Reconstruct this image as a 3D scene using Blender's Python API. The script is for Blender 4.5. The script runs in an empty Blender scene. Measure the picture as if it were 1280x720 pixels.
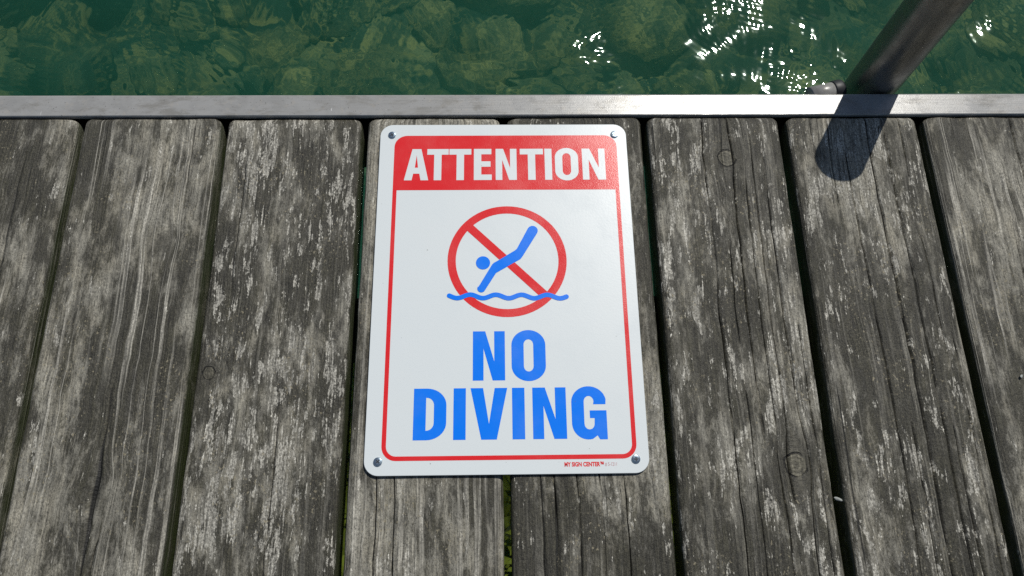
import bpy, bmesh, math, random
import numpy as np
from mathutils import Vector, Matrix

# ------------------------------------------------------------------ camera, sky, sun, exposure
scene = bpy.context.scene
scene.render.engine = 'CYCLES'
scene.render.resolution_x, scene.render.resolution_y = 1024, 576
scene.cycles.use_denoising = False
scene.cycles.max_bounces = 10
scene.cycles.transmission_bounces = 8
scene.cycles.glossy_bounces = 4
scene.cycles.blur_glossy = 0.3
scene.view_settings.view_transform = 'Standard'
scene.view_settings.look = 'None'
scene.view_settings.gamma = 1.0
scene.view_settings.use_curve_mapping = False
scene.view_settings.exposure = 0.0

CAM_H = 0.6959
YAW, PITCH, ROLL = 0.0584, 1.2277, 0.0482
fw = Vector((math.sin(YAW)*math.cos(PITCH), math.cos(YAW)*math.cos(PITCH), -math.sin(PITCH)))
r0 = Vector((math.cos(YAW), -math.sin(YAW), 0)); u0 = r0.cross(fw)
rt = math.cos(ROLL)*r0 + math.sin(ROLL)*u0
up = -math.sin(ROLL)*r0 + math.cos(ROLL)*u0
cam_d = bpy.data.cameras.new('camera'); cam = bpy.data.objects.new('camera', cam_d)
scene.collection.objects.link(cam)
cam.matrix_world = Matrix(((rt.x, up.x, -fw.x, 0), (rt.y, up.y, -fw.y, 0), (rt.z, up.z, -fw.z, CAM_H), (0, 0, 0, 1)))
cam_d.sensor_width = 36.0; cam_d.lens = 36.0*956.24/1280.0
cam_d.clip_start = 0.01; cam_d.clip_end = 2000.0
scene.camera = cam

SUN = Vector((0.264, 0.454, 0.696)).normalized()
SUN_EL = math.asin(SUN.z); SUN_AZ = math.atan2(SUN.x, SUN.y)
world = bpy.data.worlds.new('World'); scene.world = world; world.use_nodes = True
wn = world.node_tree.nodes; wl = world.node_tree.links
sky = wn.new('ShaderNodeTexSky'); sky.sky_type = 'NISHITA'; sky.sun_disc = False
sky.sun_elevation = SUN_EL; sky.sun_rotation = SUN_AZ
sky.air_density = 1.0; sky.dust_density = 0.6; sky.ozone_density = 1.0
bg = next(n for n in wn if n.type == 'BACKGROUND')
wl.new(sky.outputs[0], bg.inputs[0]); bg.inputs[1].default_value = 0.05

sd = bpy.data.lights.new('sun', 'SUN'); sd.energy = 3.3; sd.angle = math.radians(0.5); sd.color = (1.0, 0.965, 0.90)
sun = bpy.data.objects.new('sun', sd); scene.collection.objects.link(sun)
sun.rotation_euler = SUN.to_track_quat('Z', 'Y').to_euler(); sun.location = SUN*6
sd.cycles.is_caustics_light = True

# ------------------------------------------------------------------ helpers
C = scene.collection
rng = np.random.default_rng(7); random.seed(7)

def link(name, mesh, mat=None, parent=None, smooth=False):
    o = bpy.data.objects.new(name, mesh); C.objects.link(o)
    if mat is not None and not mesh.materials: mesh.materials.append(mat)
    if parent is not None: o.parent = parent
    if smooth:
        mesh.polygons.foreach_set('use_smooth', [True]*len(mesh.polygons))
    return o

def tag(o, label=None, cat=None, group=None, kind=None):
    if label: o['label'] = label
    if cat: o['category'] = cat
    if group: o['group'] = group
    if kind: o['kind'] = kind
    return o

def empty(name, loc):
    o = bpy.data.objects.new(name, None); o.location = loc; o.empty_display_size = 0.05
    C.objects.link(o); return o

def grid_mesh(name, P, wrap=False):
    """P: (rows, cols, 3)"""
    n, m = P.shape[:2]
    me = bpy.data.meshes.new(name)
    idx = np.arange(n*m).reshape(n, m)
    if wrap:
        nx = np.roll(idx, -1, 1)
        q = np.stack([idx[:-1], nx[:-1], nx[1:], idx[1:]], -1).reshape(-1, 4)
    else:
        q = np.stack([idx[:-1, :-1], idx[:-1, 1:], idx[1:, 1:], idx[1:, :-1]], -1).reshape(-1, 4)
    me.vertices.add(n*m); me.vertices.foreach_set('co', P.reshape(-1).astype(np.float32))
    me.loops.add(q.size); me.loops.foreach_set('vertex_index', q.reshape(-1).astype(np.int32))
    me.polygons.add(len(q)); me.polygons.foreach_set('loop_start', np.arange(0, q.size, 4, dtype=np.int32))
    me.update(calc_edges=True); me.validate()
    me.polygons.foreach_set('use_smooth', np.ones(len(me.polygons), dtype=bool))
    return me

class Nodes:
    def __init__(s, name):
        s.m = bpy.data.materials.new(name); s.m.use_nodes = True
        s.t = s.m.node_tree; s.t.nodes.clear()
        s.out = s.t.nodes.new('ShaderNodeOutputMaterial')
    def n(s, typ, **kw):
        nd = s.t.nodes.new(typ)
        for k, v in kw.items(): setattr(nd, k, v)
        return nd
    def set(s, sock, v):
        if isinstance(v, bpy.types.NodeSocket): s.t.links.new(v, sock)
        elif v is not None: sock.default_value = v
    def attr(s, name, out='Vector'):
        return s.n('ShaderNodeAttribute', attribute_name=name).outputs[out]
    def math(s, op, a, b=None, c=None, clamp=False):
        nd = s.n('ShaderNodeMath', operation=op, use_clamp=clamp)
        for i, v in enumerate((a, b, c)): s.set(nd.inputs[i], v)
        return nd.outputs[0]
    def vmul(s, v, k):
        nd = s.n('ShaderNodeVectorMath', operation='MULTIPLY'); s.set(nd.inputs[0], v); s.set(nd.inputs[1], k); return nd.outputs[0]
    def vadd(s, v, k):
        nd = s.n('ShaderNodeVectorMath', operation='ADD'); s.set(nd.inputs[0], v); s.set(nd.inputs[1], k); return nd.outputs[0]
    def noise(s, vec, scale=1.0, detail=3.0, rough=0.5, dist=0.0, color=False):
        nd = s.n('ShaderNodeTexNoise'); s.set(nd.inputs['Vector'], vec)
        nd.inputs['Scale'].default_value = scale; nd.inputs['Detail'].default_value = detail
        nd.inputs['Roughness'].default_value = rough; nd.inputs['Distortion'].default_value = dist
        return nd.outputs['Color' if color else 'Fac']
    def ramp(s, fac, lo, hi, a=0.0, b=1.0, smooth=True):
        nd = s.n('ShaderNodeMapRange', interpolation_type='SMOOTHSTEP' if smooth else 'LINEAR'); s.set(nd.inputs[0], fac)
        for i, v in zip((1, 2, 3, 4), (lo, hi, a, b)): s.set(nd.inputs[i], v)
        return nd.outputs[0]
    def mix(s, fac, a, b, blend='MIX'):
        nd = s.n('ShaderNodeMix', data_type='RGBA', blend_type=blend)
        s.set(nd.inputs[0], fac)
        for i, v in ((6, a), (7, b)):
            if isinstance(v, tuple) and len(v) == 3: v = v + (1,)
            s.set(nd.inputs[i], v)
        return nd.outputs[2]
    def bump(s, h, strength, dist, normal=None):
        nd = s.n('ShaderNodeBump'); s.set(nd.inputs['Height'], h)
        nd.inputs['Strength'].default_value = strength; nd.inputs['Distance'].default_value = dist
        if normal is not None: s.set(nd.inputs['Normal'], normal)
        return nd.outputs[0]
    def principled(s, **kw):
        nd = s.n('ShaderNodeBsdfPrincipled')
        for k, v in kw.items():
            k = k.replace('_', ' ')
            if isinstance(v, tuple) and len(v) == 3: v = v + (1,)
            s.set(nd.inputs[k], v)
        return nd.outputs[0]
    def finish(s, sh):
        s.t.links.new(sh, s.out.inputs['Surface']); return s.m

# ------------------------------------------------------------------ materials
def mat_wood():
    N = Nodes('weathered_wood')
    g = N.attr('grain')            # x across the fibres, y along them, z plank seed (metres)
    kd = N.attr('knot', 'Fac')     # distance from the nearest knot in knot radii
    side = N.attr('side', 'Fac')   # 1 on the plank's edges
    crack = N.attr('crack', 'Fac')
    tone = N.n('ShaderNodeSeparateXYZ'); N.set(tone.inputs[0], N.attr('tone'))
    ridge_k, flake_k, pale_k = tone.outputs
    wob = N.vmul(N.noise(N.vmul(g, (30, 9, 9)), 1, 2, color=True), (0.004, 0, 0))
    gw = N.vadd(g, wob)
    def c(v, k): return N.math('MULTIPLY', N.math('SUBTRACT', v, 0.5), k)
    fib = N.noise(N.vmul(gw, (620, 26, 7)), 1, 3, 0.7)              # fine fibres
    fib2 = N.noise(N.vmul(gw, (230, 8, 7)), 1, 3, 0.6)              # coarser fibres
    band = N.noise(N.vmul(gw, (120, 1.6, 7)), 1, 2, 0.5)            # growth bands
    blot = N.noise(N.vmul(gw, (62, 20, 7)), 1, 6, 0.78, 0.25)         # mould blotches
    big = N.noise(N.vmul(g, (11, 5, 5)), 1, 2, 0.5)
    flk = N.noise(N.vmul(gw, (130, 34, 9)), 1, 5, 0.66, 0.2)        # flaked off patches
    grit = N.noise(N.vmul(g, (620, 430, 9)), 1, 3, 0.75)
    # mould amount
    m = N.math('ADD', blot, c(big, 0.7))
    m = N.math('ADD', m, c(fib, 0.42))
    m = N.math('ADD', m, c(fib2, 0.34))
    m = N.math('ADD', m, c(grit, 0.46))
    m = N.math('SUBTRACT', m, N.math('MULTIPLY', pale_k, 0.16))
    mould = N.ramp(m, 0.29, 0.47)
    col = N.mix(mould, (0.300, 0.286, 0.238), (0.044, 0.041, 0.030))
    hue = N.ramp(N.noise(N.vmul(g, (60, 25, 3)), 1, 3), 0.40, 0.68)
    col = N.mix(N.math('MULTIPLY', hue, 0.34), col, N.mix(mould, (0.285, 0.252, 0.178), (0.050, 0.047, 0.027)))
    # pale flakes where the mould has come off
    fk = N.math('ADD', N.math('ADD', flk, c(big, -0.30)), N.math('ADD', c(fib, 0.24), c(grit, 0.12)))
    fk = N.math('ADD', fk, N.math('MULTIPLY', N.math('SUBTRACT', flake_k, 1.0), 0.10))
    flk2 = N.math('ADD', N.noise(N.vmul(gw, (56, 17, 21)), 1, 6, 0.70, 0.2), N.math('ADD', c(fib, 0.22), c(grit, 0.14)))
    flk2 = N.math('ADD', flk2, N.math('MULTIPLY', N.math('SUBTRACT', flake_k, 1.0), 0.14))
    flake = N.math('MAXIMUM', N.ramp(fk, 0.585, 0.615), N.ramp(flk2, 0.565, 0.595))
    col = N.mix(N.math('MULTIPLY', flake, 0.85), col, N.mix(N.ramp(grit, 0.3, 0.7), (0.29, 0.277, 0.235), (0.41, 0.395, 0.345)))
    # ridges of hard late wood, bleached
    rd = N.math('ABSOLUTE', N.math('SUBTRACT', N.noise(N.vmul(gw, (62, 0.8, 7)), 1, 2.5, 0.6), 0.5))
    rmask = N.ramp(N.noise(N.vmul(g, (16, 5, 11)), 1, 2), 0.40, 0.56)
    ridge = N.math('MULTIPLY', N.math('MULTIPLY', N.ramp(N.math('ADD', rd, c(grit, 0.02)), 0.0, 0.030, 1.0, 0.0), rmask), ridge_k)
    col = N.mix(N.math('MULTIPLY', ridge, 0.75), col, (0.44, 0.42, 0.36))
    # fibres and grit
    fv = N.ramp(fib, 0.30, 0.70, 0.32, 1.62, smooth=False)
    fv2 = N.ramp(fib2, 0.30, 0.70, 0.75, 1.22, smooth=False)
    gv = N.ramp(grit, 0.28, 0.72, 0.25, 1.70, smooth=False)
    k = N.math('MULTIPLY', N.math('MULTIPLY', fv, fv2), gv)
    kk = N.n('ShaderNodeCombineColor'); [N.set(kk.inputs[i], k) for i in range(3)]
    col = N.mix(1.0, col, kk.outputs[0], 'MULTIPLY')
    # hairline checks
    ck = N.noise(N.vmul(gw, (210, 2.6, 13)), 1, 2, 0.5)
    chk = N.ramp(ck, 0.71, 0.745)
    col = N.mix(N.math('MULTIPLY', chk, 0.85), col, (0.012, 0.012, 0.010))
    # lichen specks
    spk = N.noise(N.vmul(g, (480, 330, 9)), 1, 2, 0.5)
    sm = N.math('MULTIPLY', N.ramp(spk, 0.62, 0.70), N.ramp(N.noise(N.vmul(g, (28, 16, 3)), 1, 3), 0.46, 0.60))
    col = N.mix(N.math('MULTIPLY', sm, 0.8), col, (0.30, 0.265, 0.18))
    # knots: dark halo, ring crack, weathered heart
    kn = N.noise(N.vmul(g, (120, 120, 3)), 1, 3, 0.6)
    kdn = N.math('ADD', kd, c(kn, 0.60))
    halo = N.ramp(N.math('ADD', kdn, c(fib2, 2.2)), 0.8, 3.4, 0.85, 0.0)
    col = N.mix(halo, col, N.mix(1.0, (0.060, 0.056, 0.042), kk.outputs[0], 'MULTIPLY'))
    inside = N.ramp(kdn, 0.90, 1.0, 1.0, 0.0)
    rings = N.math('SINE', N.math('MULTIPLY', N.math('ADD', kdn, c(grit, 0.12)), 17.0))
    kcol = N.mix(N.ramp(rings, -1, 1), (0.070, 0.065, 0.045), (0.110, 0.102, 0.074))
    kcol = N.mix(1.0, kcol, kk.outputs[0], 'MULTIPLY')
    col = N.mix(N.math('MULTIPLY', inside, 0.85), col, kcol)
    rim = N.ramp(N.math('ABSOLUTE', N.math('SUBTRACT', kdn, 1.0)), 0.03, 0.11, 1.0, 0.0)
    rim = N.math('MULTIPLY', rim, N.ramp(N.noise(N.vmul(g, (70, 70, 5)), 1, 1), 0.36, 0.50))
    col = N.mix(N.math('MULTIPLY', rim, 0.92), col, (0.012, 0.011, 0.009))
    # cracks: black dirt, plus the shade inside them darkened into the colour
    col = N.mix(N.ramp(crack, 0.25, 0.8), col, (0.008, 0.008, 0.007))
    # algae on the sides of the planks
    alg = N.ramp(N.noise(N.vmul(g, (80, 24, 40)), 1, 4), 0.30, 0.62, 0.55, 1.0)
    col = N.mix(N.math('MULTIPLY', side, alg), col, (0.040, 0.052, 0.018))
    # relief
    h = N.math('ADD', N.math('MULTIPLY', fib, 0.7), N.math('MULTIPLY', fib2, 0.6))
    h = N.math('ADD', h, N.math('MULTIPLY', band, 0.6))
    h = N.math('ADD', h, N.math('MULTIPLY', ridge, 0.30))
    h = N.math('SUBTRACT', h, N.math('MULTIPLY', chk, 0.8))
    h = N.math('SUBTRACT', h, N.math('MULTIPLY', rim, 0.8))
    h = N.math('ADD', h, N.math('MULTIPLY', grit, 0.55))
    h = N.math('ADD', h, N.math('MULTIPLY', flake, -0.15))
    nrm = N.bump(h, 1.0, 0.0016)
    return N.finish(N.principled(Base_Color=col, Roughness=N.ramp(mould, 0, 1, 0.70, 0.55), Specular_IOR_Level=0.4, Normal=nrm))

def mat_metal(name, base, rough, stretch=(1, 1, 1), var=0.12, stain=(0.33, 0.31, 0.28), stain_k=0.3, seed=0.0, metallic=0.92, wear=False):
    N = Nodes(name)
    tc = N.n('ShaderNodeTexCoord').outputs['Object']
    tc = N.vadd(tc, (seed, seed*2, seed))
    br = N.noise(N.vmul(tc, stretch), 1, 4, 0.6)
    bl = N.noise(tc, 38, 6, 0.65, 0.3)
    fine = N.noise(tc, 900, 3, 0.6)
    st = N.ramp(N.noise(tc, 120, 5, 0.7), 0.55, 0.66)
    col = N.mix(N.ramp(bl, 0.35, 0.7), base, tuple(c*0.80 for c in base))
    col = N.mix(N.math('MULTIPLY', st, stain_k), col, stain)
    pit = N.ramp(N.noise(tc, 420, 3, 0.6), 0.70, 0.74)
    col = N.mix(N.math('MULTIPLY', pit, 0.6), col, tuple(c*0.35 for c in base))
    if wear:
        sc = N.noise(N.vmul(tc, (240, 46, 50)), 1, 2, 0.5)
        col = N.mix(N.ramp(sc, 0.735, 0.765, 0.0, 0.8), col, (0.62, 0.62, 0.61))
        gr = N.noise(N.vmul(tc, (22, 60, 60)), 1, 6, 0.75, 0.4)
        col = N.mix(N.ramp(gr, 0.48, 0.66, 0.0, 0.60), col, (0.20, 0.19, 0.165))
        sp = N.noise(tc, 520, 2, 0.6)
        col = N.mix(N.ramp(sp, 0.66, 0.72, 0.0, 0.7), col, (0.11, 0.105, 0.095))
    ro = N.math('ADD', N.ramp(bl, 0.3, 0.7, rough-var*0.5, rough+var), N.math('MULTIPLY', N.math('SUBTRACT', br, 0.5), 0.25), clamp=True)
    h = N.math('ADD', N.math('MULTIPLY', br, 0.6), N.math('MULTIPLY', fine, 0.35))
    h = N.math('SUBTRACT', h, N.math('MULTIPLY', pit, 0.6))
    return N.finish(N.principled(Base_Color=col, Metallic=metallic, Roughness=ro, Normal=N.bump(h, 0.35, 0.0004)))

def mat_print(name, base, rough=0.30, peel=0.0, peel_scale=700, spec=0.5):
    N = Nodes(name)
    tc = N.n('ShaderNodeTexCoord').outputs['Object']
    dirt = N.noise(tc, 14, 5, 0.65)
    dust = N.ramp(N.noise(tc, 1300, 2, 0.5), 0.755, 0.80)
    col = N.mix(N.ramp(dirt, 0.40, 0.80, 0.0, 0.07), base, (0.36, 0.35, 0.30))
    col = N.mix(N.math('MULTIPLY', dust, 0.10), col, (0.15, 0.14, 0.12))
    spot = N.ramp(N.noise(tc, 260, 2, 0.5), 0.775, 0.80)
    col = N.mix(N.math('MULTIPLY', spot, 0.6), col, (0.10, 0.095, 0.08))
    ro = N.ramp(dirt, 0.3, 0.7, rough-0.04, rough+0.08)
    pe = N.noise(tc, peel_scale, 2, 0.5)
    nrm = N.bump(pe, peel, 0.0006)
    return N.finish(N.principled(Base_Color=col, Roughness=ro, Specular_IOR_Level=spec, Normal=nrm))

def mat_plain(name, base, rough=0.6, metallic=0.0, nscale=60, bump=0.2):
    N = Nodes(name)
    tc = N.n('ShaderNodeTexCoord').outputs['Object']
    n1 = N.noise(tc, nscale, 4, 0.6)
    col = N.mix(N.ramp(n1, 0.3, 0.7), base, tuple(c*0.65 for c in base))
    return N.finish(N.principled(Base_Color=col, Roughness=rough, Metallic=metallic, Normal=N.bump(n1, bump, 0.001)))

def mat_bed(name, seed):
    N = Nodes(name)
    tc = N.n('ShaderNodeNewGeometry').outputs['Position']
    tc = N.vadd(tc, (seed*3.1, seed*1.7, seed))
    oi = N.n('ShaderNodeObjectInfo').outputs['Random']
    a = N.noise(tc, 9, 6, 0.70, 0.6)
    b = N.noise(tc, 34, 5, 0.72, 0.4)
    c = N.noise(tc, 3.5, 4, 0.6)
    col = N.mix(N.ramp(a, 0.42, 0.64), (0.013, 0.032, 0.024), (0.23, 0.21, 0.105))
    col = N.mix(N.ramp(b, 0.50, 0.60, 0.0, 0.8), col, (0.36, 0.29, 0.11))
    col = N.mix(N.ramp(b, 0.36, 0.45, 0.85, 0.0), col, (0.012, 0.024, 0.016))
    col = N.mix(N.ramp(c, 0.52, 0.62, 0, 0.75), col, (0.014, 0.036, 0.028))
    if seed:
        st_ = N.mix(N.ramp(b, 0.38, 0.62), (0.10, 0.105, 0.062), (0.50, 0.40, 0.17))
        st_ = N.mix(N.ramp(N.noise(tc, 120, 3, 0.6), 0.40, 0.62, 0.5, 0.0), st_, (0.04, 0.05, 0.03))
        col = N.mix(N.ramp(oi, 0.15, 1.0, 0.05, 0.9), col, st_)
    h = N.math('ADD', a, N.math('MULTIPLY', b, 0.4))
    return N.finish(N.principled(Base_Color=col, Roughness=0.9, Normal=N.bump(h, 0.8, 0.02)))

def mat_water():
    N = Nodes('lake_water')
    glass = N.n('ShaderNodeBsdfGlass'); glass.inputs['IOR'].default_value = 1.333
    glass.inputs['Roughness'].default_value = 0.035; glass.inputs['Color'].default_value = (0.82, 0.98, 0.88, 1)
    dif = N.n('ShaderNodeBsdfDiffuse'); dif.inputs['Color'].default_value = (0.022, 0.138, 0.084, 1)
    mx = N.n('ShaderNodeMixShader'); mx.inputs[0].default_value = 0.32
    N.t.links.new(glass.outputs[0], mx.inputs[1]); N.t.links.new(dif.outputs[0], mx.inputs[2])
    return N.finish(mx.outputs[0])

M_wood = mat_wood()
M_trim = mat_metal('aluminium_trim', (0.36, 0.36, 0.35), 0.25, (14, 900, 900), 0.10, (0.40, 0.37, 0.32), 0.35, 0.0, 0.08, True)
M_pipe = mat_metal('galvanised_pipe', (0.33, 0.325, 0.31), 0.36, (500, 500, 9), 0.12, (0.20, 0.19, 0.16), 0.5, 3.0)
M_screw = mat_metal('zinc_screw', (0.40, 0.50, 0.58), 0.25, (300, 300, 300), 0.04, (0.3, 0.33, 0.36), 0.2, 5.0)
M_white = mat_print('sign_white', (0.715, 0.765, 0.775), 0.28, 0.05, 500)
M_red = mat_print('sign_red', (0.74, 0.022, 0.026), 0.22, 0.13, 1100)
M_blue = mat_print('sign_blue', (0.004, 0.20, 0.92), 0.26, 0.06, 500, 0.3)
M_white_ink = mat_print('sign_white_letters', (0.715, 0.765, 0.775), 0.28, 0.05, 500)
M_dark = mat_plain('dark_slot', (0.02, 0.022, 0.025), 0.5)
M_joist = mat_plain('algae_timber', (0.035, 0.045, 0.018), 0.85)
M_bed = mat_bed('lake_bed_silt', 0)
M_stone = mat_bed('lake_stone', 1)
M_water = mat_water()
M_weed = mat_plain('water_weed', (0.50, 0.45, 0.06), 0.8, 0.0, 25)
M_chip = mat_plain('pale_chip', (0.36, 0.38, 0.36), 0.6)

# ------------------------------------------------------------------ lake: bed, stones, water
WATER_Z, BED_Z = -0.36, -1.10

def vnoise(x, y, seed, octaves=4, f0=1.0, gain=0.5):
    r = np.random.default_rng(seed); out = np.zeros_like(x); amp = 1.0; f = f0
    for _ in range(octaves):
        T = r.random((64, 64))
        xx, yy = x*f, y*f
        xi, yi = np.floor(xx).astype(int), np.floor(yy).astype(int)
        u, v = xx-xi, yy-yi; u = u*u*(3-2*u); v = v*v*(3-2*v)
        g = lambda a, b: T[a % 64, b % 64]
        out += amp*((g(xi, yi)*(1-u)+g(xi+1, yi)*u)*(1-v)+(g(xi, yi+1)*(1-u)+g(xi+1, yi+1)*u)*v-0.5)
        amp *= gain; f *= 2.03
    return out

def axis(lo, hi, step, far, ratio=1.22):
    core = np.arange(lo, hi+step*0.5, step); out = [core]; s = step
    left, right = [lo], [hi]
    while left[-1] > -far: s *= ratio; left.append(left[-1]-s)
    s = step
    while right[-1] < far: s *= ratio; right.append(right[-1]+s)
    return np.concatenate([np.array(left[1:])[::-1], core, np.array(right[1:])])

bx, by = axis(-1.6, 1.6, 0.03, 400), axis(-1.0, 2.0, 0.03, 400)
X, Y = np.meshgrid(bx, by)
Z = BED_Z + 0.16*vnoise(X, Y, 3, 4, 2.2) + 0.0*X
fade = np.exp(-np.maximum(np.hypot(X, Y)-3, 0)/6); Z = BED_Z + (Z-BED_Z)*fade - 0.9*(1-fade)
bed = tag(link('lake_bed', grid_mesh('lake_bed', np.stack([X, Y, Z], -1)), M_bed), kind='structure')
bed.cycles.is_caustics_receiver = True

def bed_z(x, y): return BED_Z + 0.16*float(vnoise(np.array([x]), np.array([y]), 3, 4, 2.2)[0])

stone_meshes = []
for k in range(7):
    bm = bmesh.new(); bmesh.ops.create_icosphere(bm, subdivisions=3, radius=1.0)
    r = np.random.default_rng(50+k); dirs = [Vector(r.normal(size=3)).normalized() for _ in range(9)]; cut = r.uniform(0.55, 0.9, 9)
    for v in bm.verts:
        p = v.co.normalized(); q = 1.0
        for d, c in zip(dirs, cut):
            dd = p.dot(d)
            if dd > 0: q = min(q, c/max(dd, 1e-3)*1.0) if dd*q > c else q
        v.co = p*q*(1+0.05*math.sin(5*p.x+k)*math.cos(4*p.y-k))
    bmesh.ops.smooth_vert(bm, verts=bm.verts, factor=0.5, use_axis_x=True, use_axis_y=True, use_axis_z=True)
    me = bpy.data.meshes.new('stone'); bm.to_mesh(me); bm.free(); me.materials.append(M_stone)
    me.polygons.foreach_set('use_smooth', [True]*len(me.polygons)); stone_meshes.append(me)

rs = random.Random(21); placed = []
def try_stone(x, y, s):
    for (a, b, c) in placed:
        if math.hypot(a-x, b-y) < 0.62*(c+s): return
    placed.append((x, y, s))
    o = bpy.data.objects.new('stone', rs.choice(stone_meshes)); C.objects.link(o); o.parent = bed
    fl = rs.uniform(0.45, 0.75)
    o.scale = (s*rs.uniform(0.85, 1.25), s*rs.uniform(0.7, 1.0), s*fl)
    o.rotation_euler = (rs.uniform(-.3, .3), rs.uniform(-.3, .3), rs.uniform(0, 6.28))
    o.location = (x, y, bed_z(x, y) + s*fl*0.35)
    o.cycles.is_caustics_receiver = True
for _ in range(40): try_stone(rs.uniform(-1.5, 1.6), rs.uniform(0.7, 1.7), rs.uniform(0.12, 0.19))
for _ in range(420): try_stone(rs.uniform(-1.5, 1.6), rs.uniform(0.55, 1.7), rs.uniform(0.04, 0.10))
for _ in range(40): try_stone(rs.uniform(-0.15, 0.3), rs.uniform(-0.1, 0.5), rs.uniform(0.04, 0.11))

# water weed growing on the bed under the dock, seen through the open joint
rw = np.random.default_rng(5); V = []; F = []
for _ in range(2600):
    x, y = rw.uniform(-0.35, 0.45), rw.uniform(-0.12, 0.50); z = bed_z(x, y) + rw.uniform(-0.005, 0.06)
    a = rw.uniform(0, 6.283); L = rw.uniform(0.04, 0.12); w = rw.uniform(0.006, 0.016); t = rw.uniform(0.1, 1.1)
    d = np.array([math.cos(a)*math.cos(t), math.sin(a)*math.cos(t), math.sin(t)]); sdir = np.array([-math.sin(a), math.cos(a), 0])
    b0 = len(V); p0 = np.array([x, y, z])
    V += [p0-sdir*w*0.4, p0+sdir*w*0.4, p0+d*L*0.5+sdir*w, p0+d*L*0.5-sdir*w, p0+d*L+np.array([0, 0, -0.01])]
    F += [(b0, b0+1, b0+2, b0+3), (b0+3, b0+2, b0+4)]
me = bpy.data.meshes.new('water_weed'); me.from_pydata([tuple(v) for v in V], [], F)
weed = tag(link('water_weed', me, M_weed), 'yellow-green water weed on the lake bed, glimpsed between planks', 'weed', kind='stuff')
weed.cycles.is_caustics_receiver = True

wx, wy = axis(-1.15, 1.25, 0.0026, 400, 1.12), axis(0.62, 1.00, 0.0026, 400, 1.12)
X, Y = np.meshgrid(wx, wy)
Z = np.zeros_like(X); r = np.random.default_rng(26)
dist = np.hypot(np.maximum(np.abs(X-0.05)-1.2, 0), np.maximum(np.abs(Y-0.81)-0.19, 0))
for lam, slope, n in ((0.60, 0.030, 5), (0.26, 0.048, 7), (0.12, 0.050, 9), (0.05, 0.016, 10)):
    loc = np.exp(-dist/(lam*3))
    for _ in range(n):
        a = r.uniform(0, 6.283); k = 6.283/(lam*r.uniform(0.75, 1.3)); ph = r.uniform(0, 6.283)
        wxp = 0.35*lam*vnoise(X, Y, int(r.integers(1e6)), 1, 0.5/lam)
        Z += loc*slope/k/math.sqrt(n)*1.6*np.sin(k*((X+wxp)*math.cos(a)+(Y+wxp)*math.sin(a))+ph)
loc = np.exp(-dist/0.05)
for _ in range(16):
    lam = r.uniform(0.009, 0.018); k = 6.283/lam; a = r.uniform(0, 6.283); ph = r.uniform(0, 6.283)
    patch = np.clip(vnoise(X, Y, int(r.integers(1e6)), 2, 8.0)*3.4-0.35, 0, 1)
    cx, cy = r.uniform(-1.5, 1.5), r.uniform(-1, 3)
    rad = np.hypot(X-cx, Y-cy)                      # ring ripples
    Z += loc*patch*0.036/k*np.sin(k*rad+ph)
Z += WATER_Z
water = tag(link('water', grid_mesh('water', np.stack([X, Y, Z], -1)), M_water), kind='structure')
water.cycles.is_caustics_caster = True

# ------------------------------------------------------------------ dock
dock = tag(empty('dock', (0, 0.2, 0)), 'weathered grey plank dock with a metal edge strip above green lake water', 'dock')
def under(o, root=dock):
    o.parent = root; o.matrix_parent_inverse = Matrix.Translation(-Vector(root.location)); return o

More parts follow.
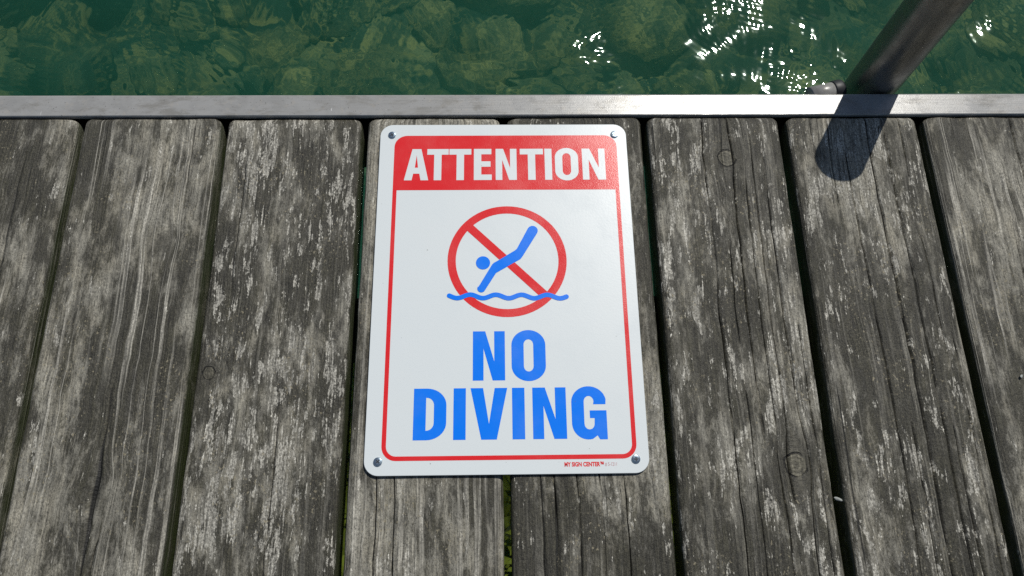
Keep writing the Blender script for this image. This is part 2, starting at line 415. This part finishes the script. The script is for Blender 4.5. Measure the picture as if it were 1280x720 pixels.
PLANK_T = 0.034; ROUND = 0.0060; Y_END = 0.4376
def make_plank(x0, x1, seed, tone, cracks, knots, fine=True, y_near=-0.75):
    r = np.random.default_rng(seed)
    hw = (x1-x0)/2; xc = (x0+x1)/2
    Rr = ROUND*r.uniform(0.85, 1.1)
    st = 0.0024 if fine else 0.012
    cols = list(np.arange(-hw+Rr, hw-Rr+st*0.3, st))
    if fine:
        for (kx, ky, kr, gr) in knots: cols += list(np.arange(kx-xc-0.006, kx-xc+0.006, 0.0009))
        cr = [(c[0]-xc,)+tuple(c[1:]) for c in cracks]
        for c in cr:
            cols = [q for q in cols if abs(q-c[0]) > c[3]+0.0005]
        for c in cr: cols += [c[0]-c[3], c[0]-c[3]*0.55, c[0]+c[3]*0.55, c[0]+c[3]]
    else: cr = []
    cols = np.array(sorted(q for q in cols if abs(q) <= hw-Rr+1e-6))
    keep = [0]
    for i in range(1, len(cols)):
        if cols[i]-cols[keep[-1]] > 2e-4: keep.append(i)
    cols = cols[keep]
    rows = np.concatenate([np.linspace(y_near, -0.06, 24), np.arange(-0.054, Y_END-0.006, 0.0042 if fine else 0.03), Y_END-0.006+0.006*np.array([0, .35, .6, .8, .92, 1.0])])
    S, T = np.meshgrid(cols, rows)
    # grain flows round the knots and wanders a little
    Xp = S.copy()
    edge = np.clip((hw-Rr-np.abs(S))/0.012, 0, 1)
    for (kx, ky, kr, gr) in knots:
        d = S-(kx-xc); g = np.exp(-((T-ky)/(kr*2.6))**2)*np.exp(-(d/(kr*3.0))**2)
        Xp += (d*np.sqrt(1+(kr*0.95)**2*g/(d*d+0.004**2))-d)*edge
    Xp += edge*(0.0030*vnoise(T, S*0.6+seed, seed+5, 3, 9.0) + 0.0014*vnoise(T, S*0.3+seed*2, seed+6, 3, 40.0))
    Zt = 0.0007*vnoise(Xp+seed, T, seed+7, 3, 14) + r.normal()*0.0004
    Zt += -0.0006*(S/hw)**2*r.uniform(-1, 1.5)
    CK = np.zeros_like(Zt)
    for c in cr:
        s0, ya, yb, w, dep = c
        env = np.clip(np.minimum(T-ya, yb-T)/0.03, 0, 1)*np.clip(0.75+1.5*vnoise(T, np.full_like(T, s0*90), seed+31, 2, 22), 0.12, 1.1)
        Zt -= dep*env*(np.abs(S-s0) < w*0.7); CK += np.clip(env*2.0, 0, 1)*(np.abs(S-s0) < w*0.7)
    # cross-section: top, right round-over, right side, bottom, left side, left round-over
    na = 6; an = np.linspace(0, math.pi/2, na+1)[1:]
    nT = len(rows)
    def strip(sgn):
        xs = sgn*(hw-Rr+Rr*np.sin(an)); zs = -Rr+Rr*np.cos(an)
        return xs, zs
    xr, zr = strip(1); xl, zl = strip(-1)
    jag = 0.0006*vnoise(rows, np.full(nT, seed*1.3), seed+9, 3, 30)
    jag2 = 0.0006*vnoise(rows, np.full(nT, seed*2.3), seed+10, 3, 30)
    one = np.ones((nT, 1))
    R_x = one*xr + jag[:, None]; R_z = Zt[:, -1:]*np.linspace(1, 0, na)[None] + zr[None]
    L_x = (one*xl + jag2[:, None])[:, ::-1]; L_z = (Zt[:, :1]*np.linspace(1, 0, na)[None] + zl[None])[:, ::-1]
    RS_x = one*np.array([[hw, hw]]) + jag[:, None]; RS_z = one*np.array([[-0.02, -PLANK_T]])
    LS_x = -(one*np.array([[hw, hw]])) + jag2[:, None]; LS_z = one*np.array([[-PLANK_T, -0.02]])
    PX = np.concatenate([Xp, R_x, RS_x, LS_x, L_x], 1)
    PZ = np.concatenate([Zt, R_z, RS_z, LS_z, L_z], 1)
    PY = np.repeat(rows[:, None], PX.shape[1], 1)
    # end of plank: worn arris and rounded corners
    e = np.clip((rows-(Y_END-0.006))/0.006, 0, 1)
    drop = 0.0018*(1-np.sqrt(np.maximum(1-e**2, 0))); inset = 0.005*(1-np.sqrt(np.maximum(1-e**2, 0)))
    PX *= ((hw-inset)/hw)[:, None]
    PZ -= drop[:, None]*(PZ > -0.016)
    PY += (e*0.0010)[:, None]*vnoise(PX*60, PX*0+seed, seed+3, 2, 1.0)
    nt, nc = len(cols), PX.shape[1]
    side = np.zeros_like(PX); side[:, nt:] = 1.0
    side[:, nt:nt+na] = np.array([0, 0, 0, 0.15, 0.45, 0.8])[None]; side[:, -na:] = np.array([0.8, 0.45, 0.15, 0, 0, 0])[None]
    kd = np.full_like(PX, 50.0)
    for (kx, ky, kr, gr) in knots:
        kd = np.minimum(kd, np.hypot(PX-(kx-xc), (PY-ky)*abs(gr))/kr + (1.35 if gr < 0 else 0.0))
    s_attr = np.concatenate([S, R_x-jag[:, None]+(-R_z+Zt[:, -1:])*1.0, RS_x+0.02, LS_x-0.02, L_x-jag2[:, None]-(-L_z)*1.0], 1)
    grain = np.stack([s_attr+seed*1.37, PY+seed*0.71, np.full_like(PX, seed*2.9)], -1)
    me = grid_mesh('plank', np.stack([PX+xc, PY, PZ], -1), wrap=True)
    n = PX.size
    a = me.attributes.new('grain', 'FLOAT_VECTOR', 'POINT'); a.data.foreach_set('vector', grain.reshape(-1).astype(np.float32))
    a = me.attributes.new('tone', 'FLOAT_VECTOR', 'POINT'); a.data.foreach_set('vector', np.tile(np.array(tone, np.float32), n))
    a = me.attributes.new('knot', 'FLOAT', 'POINT'); a.data.foreach_set('value', kd.reshape(-1).astype(np.float32))
    ckf = np.zeros_like(PX); ckf[:, :nt] = CK
    a = me.attributes.new('crack', 'FLOAT', 'POINT'); a.data.foreach_set('value', ckf.reshape(-1).astype(np.float32))
    a = me.attributes.new('side', 'FLOAT', 'POINT'); a.data.foreach_set('value', side.reshape(-1).astype(np.float32))
    # close the ends
    bm = bmesh.new(); bm.from_mesh(me); bm.verts.ensure_lookup_table()
    f1 = bm.faces.new([bm.verts[i] for i in range(nc-1, -1, -1)]); f2 = bm.faces.new([bm.verts[n-nc+i] for i in range(nc)])
    bmesh.ops.recalc_face_normals(bm, faces=bm.faces); bm.to_mesh(me); bm.free()
    return under(link('plank', me, M_wood))

W1, W2, W3 = 0.0007, 0.0010, 0.0014
planks = [
    # x0, x1, seed, (ridge, flake, pale), cracks (x, y0, y1, half width, depth), knots (x, y, r, aspect)
    (-0.5715, -0.4335, 11, (1.0, 0.5, 0.7), [(-0.478, -.2, .40, W1, .002)], []),
    (-0.4264, -0.2860, 12, (1.0, 0.35, 0.6), [(-0.352, -.5, .16, W2, .004), (-0.312, .33, .44, W1, .003), (-0.345, -.2, .03, W2, .005)], [(-0.3306, 0.300, 0.011, -0.7), (-0.352, 0.055, 0.013, -0.9)]),
    (-0.2789, -0.1405, 13, (0.25, 1.0, 0.25), [(-0.256, .24, .40, W1, .002), (-0.200, -.4, .13, W1, .003)], [(-0.2672, 0.1671, 0.0062, 1.0)]),
    (-0.1335, 0.0045, 14, (0.7, 0.5, 0.75), [(-0.108, -.4, .12, W1, .003), (-0.092, -.4, .09, W1, .003)], []),
    (0.0111, 0.1526, 15, (0.4, 0.6, 0.5), [(0.038, -.4, .10, W1, .003), (0.050, -.4, .11, W2, .005), (0.070, -.4, .10, W1, .004), (0.090, -.4, .09, W2, .004), (0.112, -.4, .08, W1, .003)], []),
    (0.1592, 0.2979, 16, (0.25, 0.85, 0.32), [(0.2150, -.3, .445, W2, .006), (0.2418, .10, .445, W2, .006), (0.2545, -.3, .37, W1, .004), (0.2640, .04, .42, W1, .005), (0.2765, -.2, .40, W2, .005), (0.2880, -.3, .22, W1, .004), (0.2310, -.3, .30, W1, .003)],
        [(0.2380, 0.3887, 0.0092, 1.0), (0.2673, 0.0778, 0.0108, 1.0)]),
    (0.3070, 0.4450, 17, (0.3, 0.8, 0.32), [(0.3300, .38, .445, W1, .003), (0.3480, .33, .445, W1, .004), (0.3640, -.3, .40, W2, .005), (0.3900, -.4, .445, W3, .007), (0.4080, -.1, .43, W2, .005), (0.4250, .16, .445, W1, .004), (0.4170, -.3, .14, W2, .004), (0.3780, -.3, .13, W2, .005), (0.4340, -.3, .20, W1, .004)], []),
    (0.4535, 0.5920, 18, (0.9, 0.3, 0.55), [(0.5445, .20, .445, W3, .006), (0.520, -.3, .30, W1, .003)], []),
]
for i in range(6):
    planks.append((0.4535+0.1454*(i+1), 0.592+0.1454*(i+1), 30+i, (0.5, 0.5, 0.4), [], []))
    planks.append((-0.5715-0.1454*(i+1), -0.4335-0.1454*(i+1), 40+i, (0.5, 0.5, 0.4), [], []))
for i, (x0, x1, sd_, tn, cr_, kn_) in enumerate(planks):
    make_plank(x0, x1, sd_, tn, cr_, kn_, fine=i < 8)

def box_mesh(name, x0, x1, y0, y1, z0, z1, bev=0.0, seg=2):
    bm = bmesh.new(); bmesh.ops.create_cube(bm, size=1.0)
    for v in bm.verts:
        v.co = Vector((x0 if v.co.x < 0 else x1, y0 if v.co.y < 0 else y1, z0 if v.co.z < 0 else z1))
    if bev: bmesh.ops.bevel(bm, geom=bm.edges, offset=bev, segments=seg, profile=0.5, affect='EDGES')
    me = bpy.data.meshes.new(name); bm.to_mesh(me); bm.free(); return me

# metal edge strip: an angle section, top flange and outer flange, slightly uneven
xs = np.concatenate([np.linspace(-1.46, -0.62, 10), np.linspace(-0.6, 0.66, 127), np.linspace(0.68, 1.48, 10)])
prof = [(0.4402, -0.004), (0.4400, 0.0004), (0.4408, 0.0014), (0.4640, 0.0014), (0.4652, 0.0009), (0.4658, -0.0004), (0.4660, -0.045), (0.4625, -0.045), (0.4620, -0.004)]
P = np.zeros((len(xs), len(prof), 3))
for j, (yy, zz) in enumerate(prof):
    P[:, j, 0] = xs
    P[:, j, 1] = yy + 0.00025*vnoise(xs, np.full_like(xs, j*0.2), 70, 2, 9)
    P[:, j, 2] = zz + 0.00035*vnoise(xs, np.full_like(xs, 0.4), 71, 3, 6)
me = grid_mesh('edge_strip', P, wrap=True)
bm = bmesh.new(); bm.from_mesh(me); bm.verts.ensure_lookup_table(); n = len(bm.verts); k = len(prof)
bm.faces.new([bm.verts[i] for i in range(k)]); bm.faces.new([bm.verts[n-1-i] for i in range(k)])
bmesh.ops.recalc_face_normals(bm, faces=bm.faces)
for f in bm.faces: f.smooth = False
bm.to_mesh(me); bm.free()
under(link('edge_strip', me, M_trim))
for y0, y1, z0 in ((0.4250, 0.4600, -0.085), (0.2070, 0.2520, -0.13), (-0.42, -0.375, -0.13)):
    under(link('joist', box_mesh('joist', -1.43, 1.45, y0, y1, z0, -PLANK_T-0.001, 0.003), M_joist))

# ------------------------------------------------------------------ sign
SX, SY, SZ = 0.0079, 0.2496, 0.0022
sign = tag(empty('warning_sign', (SX, SY, SZ)), 'white rectangular sign with red ATTENTION header and blue NO DIVING lettering on dock planks', 'sign')
PL_T = 0.0013

def arc(cx, cy, r, a0, a1, n=10, ry=None):
    ry = r if ry is None else ry
    return [(cx+r*math.cos(math.radians(a0+(a1-a0)*i/n)), cy+ry*math.sin(math.radians(a0+(a1-a0)*i/n))) for i in range(n+1)]
def rrect(x0, x1, y0, y1, r, corners=(1, 1, 1, 1)):   # TR, TL, BL, BR
    out = []
    for (cx, cy, a, c, px, py) in ((x1-r, y1-r, 0, corners[0], x1, y1), (x0+r, y1-r, 90, corners[1], x0, y1), (x0+r, y0+r, 180, corners[2], x0, y0), (x1-r, y0+r, 270, corners[3], x1, y0)):
        out += arc(cx, cy, r, a, a+90, 8) if c else [(px, py)]
    return out
def shape(name, loops, mat, z, parent=sign, extrude=0.0):
    """filled flat shape from loops in mm (even-odd holes)"""
    cu = bpy.data.curves.new(name, 'CURVE'); cu.dimensions = '2D'; cu.fill_mode = 'BOTH' if extrude else 'FRONT'
    cu.extrude = extrude
    for lp in loops:
        sp = cu.splines.new('POLY'); sp.points.add(len(lp)-1); sp.use_cyclic_u = True
        for q, (x, y) in zip(sp.points, lp): q.co = (x/1000, y/1000, 0, 1)
    tmp = bpy.data.objects.new(name, cu)
    me = bpy.data.meshes.new_from_object(tmp); me.name = name
    bpy.data.objects.remove(tmp); bpy.data.curves.remove(cu)
    me.materials.clear()
    me.transform(Matrix.Translation((0, 0, z)))
    return link(name, me, mat, parent)

def stroke(pts, w, cap=True):
    """outline of a polyline of width w (mm), round caps"""
    n = len(pts); L, R = [], []
    for i, (x, y) in enumerate(pts):
        a = pts[max(i-1, 0)]; b = pts[min(i+1, n-1)]
        d = math.hypot(b[0]-a[0], b[1]-a[1]); nx, ny = -(b[1]-a[1])/d, (b[0]-a[0])/d
        L.append((x+nx*w/2, y+ny*w/2)); R.append((x-nx*w/2, y-ny*w/2))
    if not cap: return L+R[::-1]
    def capa(c, frm):
        a0 = math.degrees(math.atan2(frm[1]-c[1], frm[0]-c[0])); return arc(c[0], c[1], w/2, a0, a0-180, 8)[1:-1]
    return L + capa(pts[-1], L[-1]) + R[::-1] + capa(pts[0], R[0])

# plate with bevelled rim
bm = bmesh.new(); lp = rrect(-127, 127, -177.8, 177.8, 13)
vs = [bm.verts.new((x/1000, y/1000, 0)) for x, y in lp]; f = bm.faces.new(vs)
ex = bmesh.ops.extrude_face_region(bm, geom=[f])
topv = [v for v in ex['geom'] if isinstance(v, bmesh.types.BMVert)]
bmesh.ops.translate(bm, verts=topv, vec=(0, 0, PL_T))
te = [e for e in bm.edges if all(v.co.z > PL_T*0.9 for v in e.verts)]
bmesh.ops.bevel(bm, geom=te, offset=0.0004, segments=2, profile=0.5, affect='EDGES')
bmesh.ops.recalc_face_normals(bm, faces=bm.faces)
me = bpy.data.meshes.new('plate'); bm.to_mesh(me); bm.free()
link('plate', me, M_white, sign)

ZP = PL_T + 0.00008
bx0, bx1, by0, by1 = -112.0, 116.4, -165.0, 164.8
header = shape('header_panel', [rrect(bx0, bx1, 102.3, by1, 13, (1, 1, 0, 0))], M_red, ZP)
lw = 4.0; yb = 102.3
outer = [(bx0, yb)] + arc(bx0+13, by0+13, 13, 180, 270, 8) + arc(bx1-13, by0+13, 13, 270, 360, 8) + [(bx1, yb), (bx1-lw, yb)]
inner = arc(bx1-13, by0+13, 13-lw, 360, 270, 8) + arc(bx0+13, by0+13, 13-lw, 270, 180, 8) + [(bx0+lw, yb)]
shape('border_line', [outer+inner], M_red, ZP)

# letters -------------------------------------------------
def L_I(x0, x1, y0, y1, w): return [[(x0, y0), (x1, y0), (x1, y1), (x0, y1)]]
def L_T(x0, x1, y0, y1, w):
    c = (x0+x1)/2; b = w*0.86
    return [[(c-w/2, y0), (c+w/2, y0), (c+w/2, y1-b), (x1, y1-b), (x1, y1), (x0, y1), (x0, y1-b), (c-w/2, y1-b)]]
def L_E(x0, x1, y0, y1, w):
    b = w*0.82; m = (y0+y1)/2+0.4
    return [[(x0, y0), (x1, y0), (x1, y0+b), (x0+w, y0+b), (x0+w, m-b/2), (x1-1.2, m-b/2), (x1-1.2, m+b/2), (x0+w, m+b/2), (x0+w, y1-b), (x1-0.3, y1-b), (x1-0.3, y1), (x0, y1)]]
def L_A(x0, x1, y0, y1, w):
    c = (x0+x1)/2; t = w*0.60; h = y1-y0; k = (x1-x0)/2
    def xo(y): return c-k+(k-t)*(y-y0)/h
    ya, yb2 = y0+h*0.21, y0+h*0.40
    body = [(x0, y0), (x0+w*1.02, y0), (xo(ya)+w*1.0, ya), (2*c-xo(ya)-w*1.0, ya), (x1-w*1.02, y0), (x1, y0), (c+t, y1), (c-t, y1)]
    hole = [(xo(yb2)+w*1.0, yb2), (2*c-xo(yb2)-w*1.0, yb2), (c, y1-h*0.20)]
    return [body, hole]
def L_N(x0, x1, y0, y1, w):
    d = w*1.02; h = y1-y0
    return [[(x0, y0), (x0+w*0.88, y0), (x0+w*0.88, y1-h*0.36), (x1-d, y0), (x1, y0), (x1, y1), (x1-w*0.88, y1), (x1-w*0.88, y0+h*0.38), (x0+d, y1), (x0, y1)]]
def L_O(x0, x1, y0, y1, w):
    def ring(a, b, c, d, rx, ry): return arc(b-rx, d-ry, rx, 0, 90, 12, ry)+arc(a+rx, d-ry, rx, 90, 180, 12, ry)+arc(a+rx, c+ry, rx, 180, 270, 12, ry)+arc(b-rx, c+ry, rx, 270, 360, 12, ry)
    hw = (x1-x0)/2; iw = hw-w
    return [ring(x0, x1, y0, y1, hw, hw*0.92), ring(x0+w, x1-w, y0+w*0.80, y1-w*0.80, iw, iw*1.15)]
def L_D(x0, x1, y0, y1, w):
    rx = (x1-x0)*0.60; ry = (x1-x0)*0.52; ix = max(rx-w, 2.2); b = w*0.76
    o_ = [(x0, y0)] + arc(x1-rx, y0+ry, rx, 270, 360, 10, ry) + arc(x1-rx, y1-ry, rx, 0, 90, 10, ry) + [(x0, y1)]
    iy = ry-b
    i_ = [(x0+w, y0+b)] + arc(x1-w-ix, y0+b+iy, ix, 270, 360, 8, iy) + arc(x1-w-ix, y1-b-iy, ix, 0, 90, 8, iy) + [(x0+w, y1-b)]
    return [o_, i_]
def L_V(x0, x1, y0, y1, w):
    c = (x0+x1)/2; t = w*0.62; h = y1-y0
    return [[(x0, y1), (c-t, y0), (c+t, y0), (x1, y1), (x1-w*1.02, y1), (c, y0+h*0.30), (x0+w*1.02, y1)]]
def L_G(x0, x1, y0, y1, w):
    hw = (x1-x0)/2; ry = hw*0.92; iw = hw-w; iy = iw*1.15; b = w*0.80; m = y0+(y1-y0)*0.54
    xr = x1-0.6
    o_ = [(x1, m), (x1, y0), (x1-w*0.62, y0), (x1-w*0.80, y0+3.6)]
    o_ += arc(x0+hw*0.92, y0+ry, hw*0.92, 285, 180, 12, ry) + arc(x0+hw, y1-ry, hw, 180, 10, 18, ry) + [(xr, y1-(y1-y0)*0.345)]
    o_ += [(xr-w, y1-(y1-y0)*0.345)] + arc(x0+w+iw, y1-b-iy, iw*0.98, 5, 180, 10, iy) + arc(x0+w+iw, y0+b+iy, iw, 180, 355, 10, iy)
    o_ += [(x1-w*0.98, m-w*0.62), (x0+hw+0.6, m-w*0.62), (x0+hw+0.6, m)]
    return [o_]
ZL = ZP + 0.00008
yb_, yt_ = 113.4, 149.1
words = [(L_A, -101.2, -76.6), (L_T, -78.2, -56.4), (L_T, -55.6, -33.2), (L_E, -30.6, -12.4), (L_N, -8.4, 13.0), (L_T, 16.4, 40.2), (L_I, 41.7, 49.0), (L_O, 52.2, 76.0), (L_N, 80.1, 103.6)]
loops = []
for fn, a, b in words:
    dy = 0.8 if fn is L_O else 0
    loops += fn(a, b, yb_-dy, yt_+dy, 7.6)
lt = shape('lettering', loops, M_white_ink, ZL, header); lt['label'] = 'white capital letters reading ATTENTION'
loops = L_N(-30.8, -0.9, -93.0, -45.8, 11.3) + L_O(5.2, 37.0, -93.9, -44.9, 11.4)
lt = shape('lettering', loops, M_blue, ZP); lt['label'] = 'blue capital letters reading NO'
loops = []
for fn, a, b in ((L_D, -84.4, -54.6), (L_I, -48.2, -37.0), (L_V, -32.8, 0.9), (L_I, 5.2, 16.6), (L_N, 23.8, 54.4), (L_G, 59.2, 91.0)):
    dy = 0.8 if fn is L_G else 0
    loops += fn(a, b, -147.0-dy, -100.0+dy, 11.3)
lt = shape('lettering', loops, M_blue, ZP); lt['label'] = 'blue capital letters reading DIVING'

# prohibition symbol
CX, CY = 2.2, 26.0
shape('prohibition_ring', [arc(CX, CY, 58.0, 0, 360, 72)[:-1], arc(CX, CY, 50.0, 0, 360, 72)[:-1]], M_red, ZP)
a = math.radians(135.5); dx, dy = math.cos(a)*52.0, math.sin(a)*52.0
shape('prohibition_bar', [stroke([(CX+dx-0.4, CY+dy-0.6), (CX-dx-0.4, CY-dy-0.6)], 8.4, cap=False)], M_red, ZL)
ZD = ZL + 0.00008
diver = [(-25.6, -1.2)] + arc(-23.0, -3.2, 3.9, 145, 325, 8) + [(-8.7, 12.8), (15.2, 27.2), (17.0, 29.6)] + arc(27.6, 57.3, 5.2, -30, 150, 8) + [(11.8, 38.0), (9.8, 36.2), (-7.6, 25.2), (-10.8, 23.4), (-12.6, 21.4)]
shape('diver_figure', [diver, arc(-21.3, 23.4, 6.9, 0, 360, 28)[:-1]], M_blue, ZD)
wpts = []
for i in range(97):
    x = -53.6 + 112.2*i/96
    ph = (x+33.6)/24.6*2*math.pi
    wpts.append((x, -11.3-0.010*(x-2) + 1.75*math.cos(ph)))
shape('wave_line', [stroke(wpts, 4.6)], M_blue, ZD+0.00006)

def text(name, body, size, x, y, mat, bold, width=None):
    cu = bpy.data.curves.new(name, 'FONT'); cu.body = body; cu.size = size; cu.offset = bold; cu.resolution_u = 4
    tmp = bpy.data.objects.new(name, cu); C.objects.link(tmp); bpy.context.view_layer.update()
    me = bpy.data.meshes.new_from_object(tmp); bpy.data.objects.remove(tmp)
    co = np.zeros(len(me.vertices)*3); me.vertices.foreach_get('co', co); co = co.reshape(-1, 3)
    lo, hi = co[:, 0].min(), co[:, 0].max()
    k = (width/(hi-lo)) if width else 1.0
    me.transform(Matrix.Translation((x, y, ZP)) @ Matrix.Diagonal((k, 1, 1, 1)) @ Matrix.Translation((-lo, 0, 0)))
    me.materials.clear()
    return link(name, me, mat, sign)
t1 = text('imprint', 'MY SIGN CENTER\u2122', 0.0052, 0.0510, -0.1713, M_red, 0.00022, 0.0352); t1['label'] = 'small red imprint reading MY SIGN CENTER'
t2 = text('imprint', '# S-1211', 0.0046, 0.0872, -0.1712, mat_print('sign_faint_red', (0.50, 0.22, 0.24), 0.36), 0.0, 0.0105); t2['label'] = 'faint small imprint reading # S-1211'

def screw_mesh():
    bm = bmesh.new(); n = 28
    prof = [(0.0039, 0.0), (0.0040, 0.0004), (0.0039, 0.0009), (0.0036, 0.00118), (0.0033, 0.00127), (0.0018, 0.00135)]
    rows = [[bm.verts.new((r*math.cos(2*math.pi*i/n), r*math.sin(2*math.pi*i/n), z)) for i in range(n)] for r, z in prof]
    for a_, b_ in zip(rows, rows[1:]):
        for i in range(n): bm.faces.new((a_[i], a_[(i+1) % n], b_[(i+1) % n], b_[i]))
    c = bm.verts.new((0, 0, 0.00137))
    for i in range(n): bm.faces.new((rows[-1][i], rows[-1][(i+1) % n], c))
    me = bpy.data.meshes.new('screw'); bm.to_mesh(me); bm.free()
    me.polygons.foreach_set('use_smooth', [True]*len(me.polygons)); me.materials.append(M_screw); return me
def slot_mesh():
    bm = bmesh.new(); a_, b_ = 0.0020, 0.00042  # raised dark cross; its colour stands for shade in the screw recess
    pts = [(a_, -b_), (a_, b_), (b_, b_), (b_, a_), (-b_, a_), (-b_, b_), (-a_, b_), (-a_, -b_), (-b_, -b_), (-b_, -a_), (b_, -a_), (b_, -b_)]
    f = bm.faces.new([bm.verts.new((x, y, 0.00145)) for x, y in pts])
    ex = bmesh.ops.extrude_face_region(bm, geom=[f]); bmesh.ops.translate(bm, verts=[v for v in ex['geom'] if isinstance(v, bmesh.types.BMVert)], vec=(0, 0, -0.0012))
    bmesh.ops.recalc_face_normals(bm, faces=bm.faces)
    me = bpy.data.meshes.new('cross_slot'); bm.to_mesh(me); bm.free(); me.materials.append(M_dark); return me
sm_, sl_ = screw_mesh(), slot_mesh()
for i, (x, y, rz, tx, ty) in enumerate(((-115.0, 165.4, 0.5, 0.03, -0.06), (114.8, 165.5, 0.35, 0.0, 0.0), (-114.6, -165.5, 0.75, -0.05, 0.04), (115.0, -165.6, 0.05, 0.04, 0.05))):
    s_ = link('screw', sm_, None, sign); s_.location = (x/1000, y/1000, PL_T); s_.rotation_euler = (tx, ty, rz)
    q = link('cross_slot', sl_, None, s_)

# ------------------------------------------------------------------ pipe post beside the dock
PX_, PY_, PR, PH = 0.4180, 0.4935, 0.0258, 0.165
post = tag(empty('pipe_post', (PX_, PY_, BED_Z)), 'upright round metal pipe post standing in the water against the dock edge', 'post')
def lathe(name, prof, mat, n=48, smooth=True):
    me = grid_mesh(name, np.array([[(r_*math.cos(2*math.pi*i/n), r_*math.sin(2*math.pi*i/n), z) for i in range(n)] for r_, z in prof]), wrap=True)
    me.materials.append(mat); return me
zs = list(np.linspace(-0.1, -BED_Z+PH-0.006, 40))
pipe = link('pipe', lathe('pipe', [(PR, z) for z in zs], M_pipe), None, post)
cap = link('end_cap', lathe('end_cap', [(PR+0.0003, -BED_Z+PH-0.007), (PR+0.0003, -BED_Z+PH-0.0025), (PR-0.0015, -BED_Z+PH-0.0005), (PR-0.004, -BED_Z+PH), (0.0001, -BED_Z+PH)], M_pipe), None, post)
# stub of the bracket tube that holds the post
bt = lathe('bracket_tube', [(0.0001, -0.03), (0.0105, -0.03), (0.0105, 0.0), (0.0088, 0.0008), (0.0080, -0.001), (0.0080, -0.02), (0.0001, -0.02)], M_trim, 28)
b_ = link('bracket_tube', bt, None, post)
b_.location = (0.3725-PX_, 0.4810-PY_, -0.0165-BED_Z); b_.rotation_euler = (0, math.pi/2, 0.25)

sl = link('rubber_sleeve', lathe('rubber_sleeve', [(0.0001, -0.004), (0.0112, -0.004), (0.0116, -0.003), (0.0116, 0.005), (0.0108, 0.007), (0.0001, 0.0072)], M_dark, 28), None, b_)

# ------------------------------------------------------------------ small litter
def chip(name, x, y, z, sx, sy, sz, rot):
    u = np.linspace(-1, 1, 9); v = np.linspace(-1, 1, 7); U, V = np.meshgrid(u, v)
    w = np.sqrt(np.clip(1-U**2*0.96, 0, 1))
    top = np.stack([U*sx, V*sy*w, sz*(U**2*0.9 - V**2*0.6 + 0.15*np.sin(5*U+3*V))], -1)
    me = grid_mesh(name, top); o = link(name, me, M_chip); md = o.modifiers.new('thickness', 'SOLIDIFY'); md.thickness = 0.0004
    o.location = (x, y, z); o.rotation_euler = rot; return o
tag(chip('leaf_scrap', 0.3030, 0.0480, -0.0055, 0.0046, 0.0016, 0.0012, (0.2, 0.25, -0.3)), 'tiny pale curled scrap caught in the dark gap right of the knotty plank', 'scrap')
tag(chip('paint_chip', 0.4905, 0.1565, 0.0016, 0.0017, 0.0013, 0.0004, (0.1, 0.1, 0.9)), 'tiny white chip lying on the rightmost plank', 'chip')
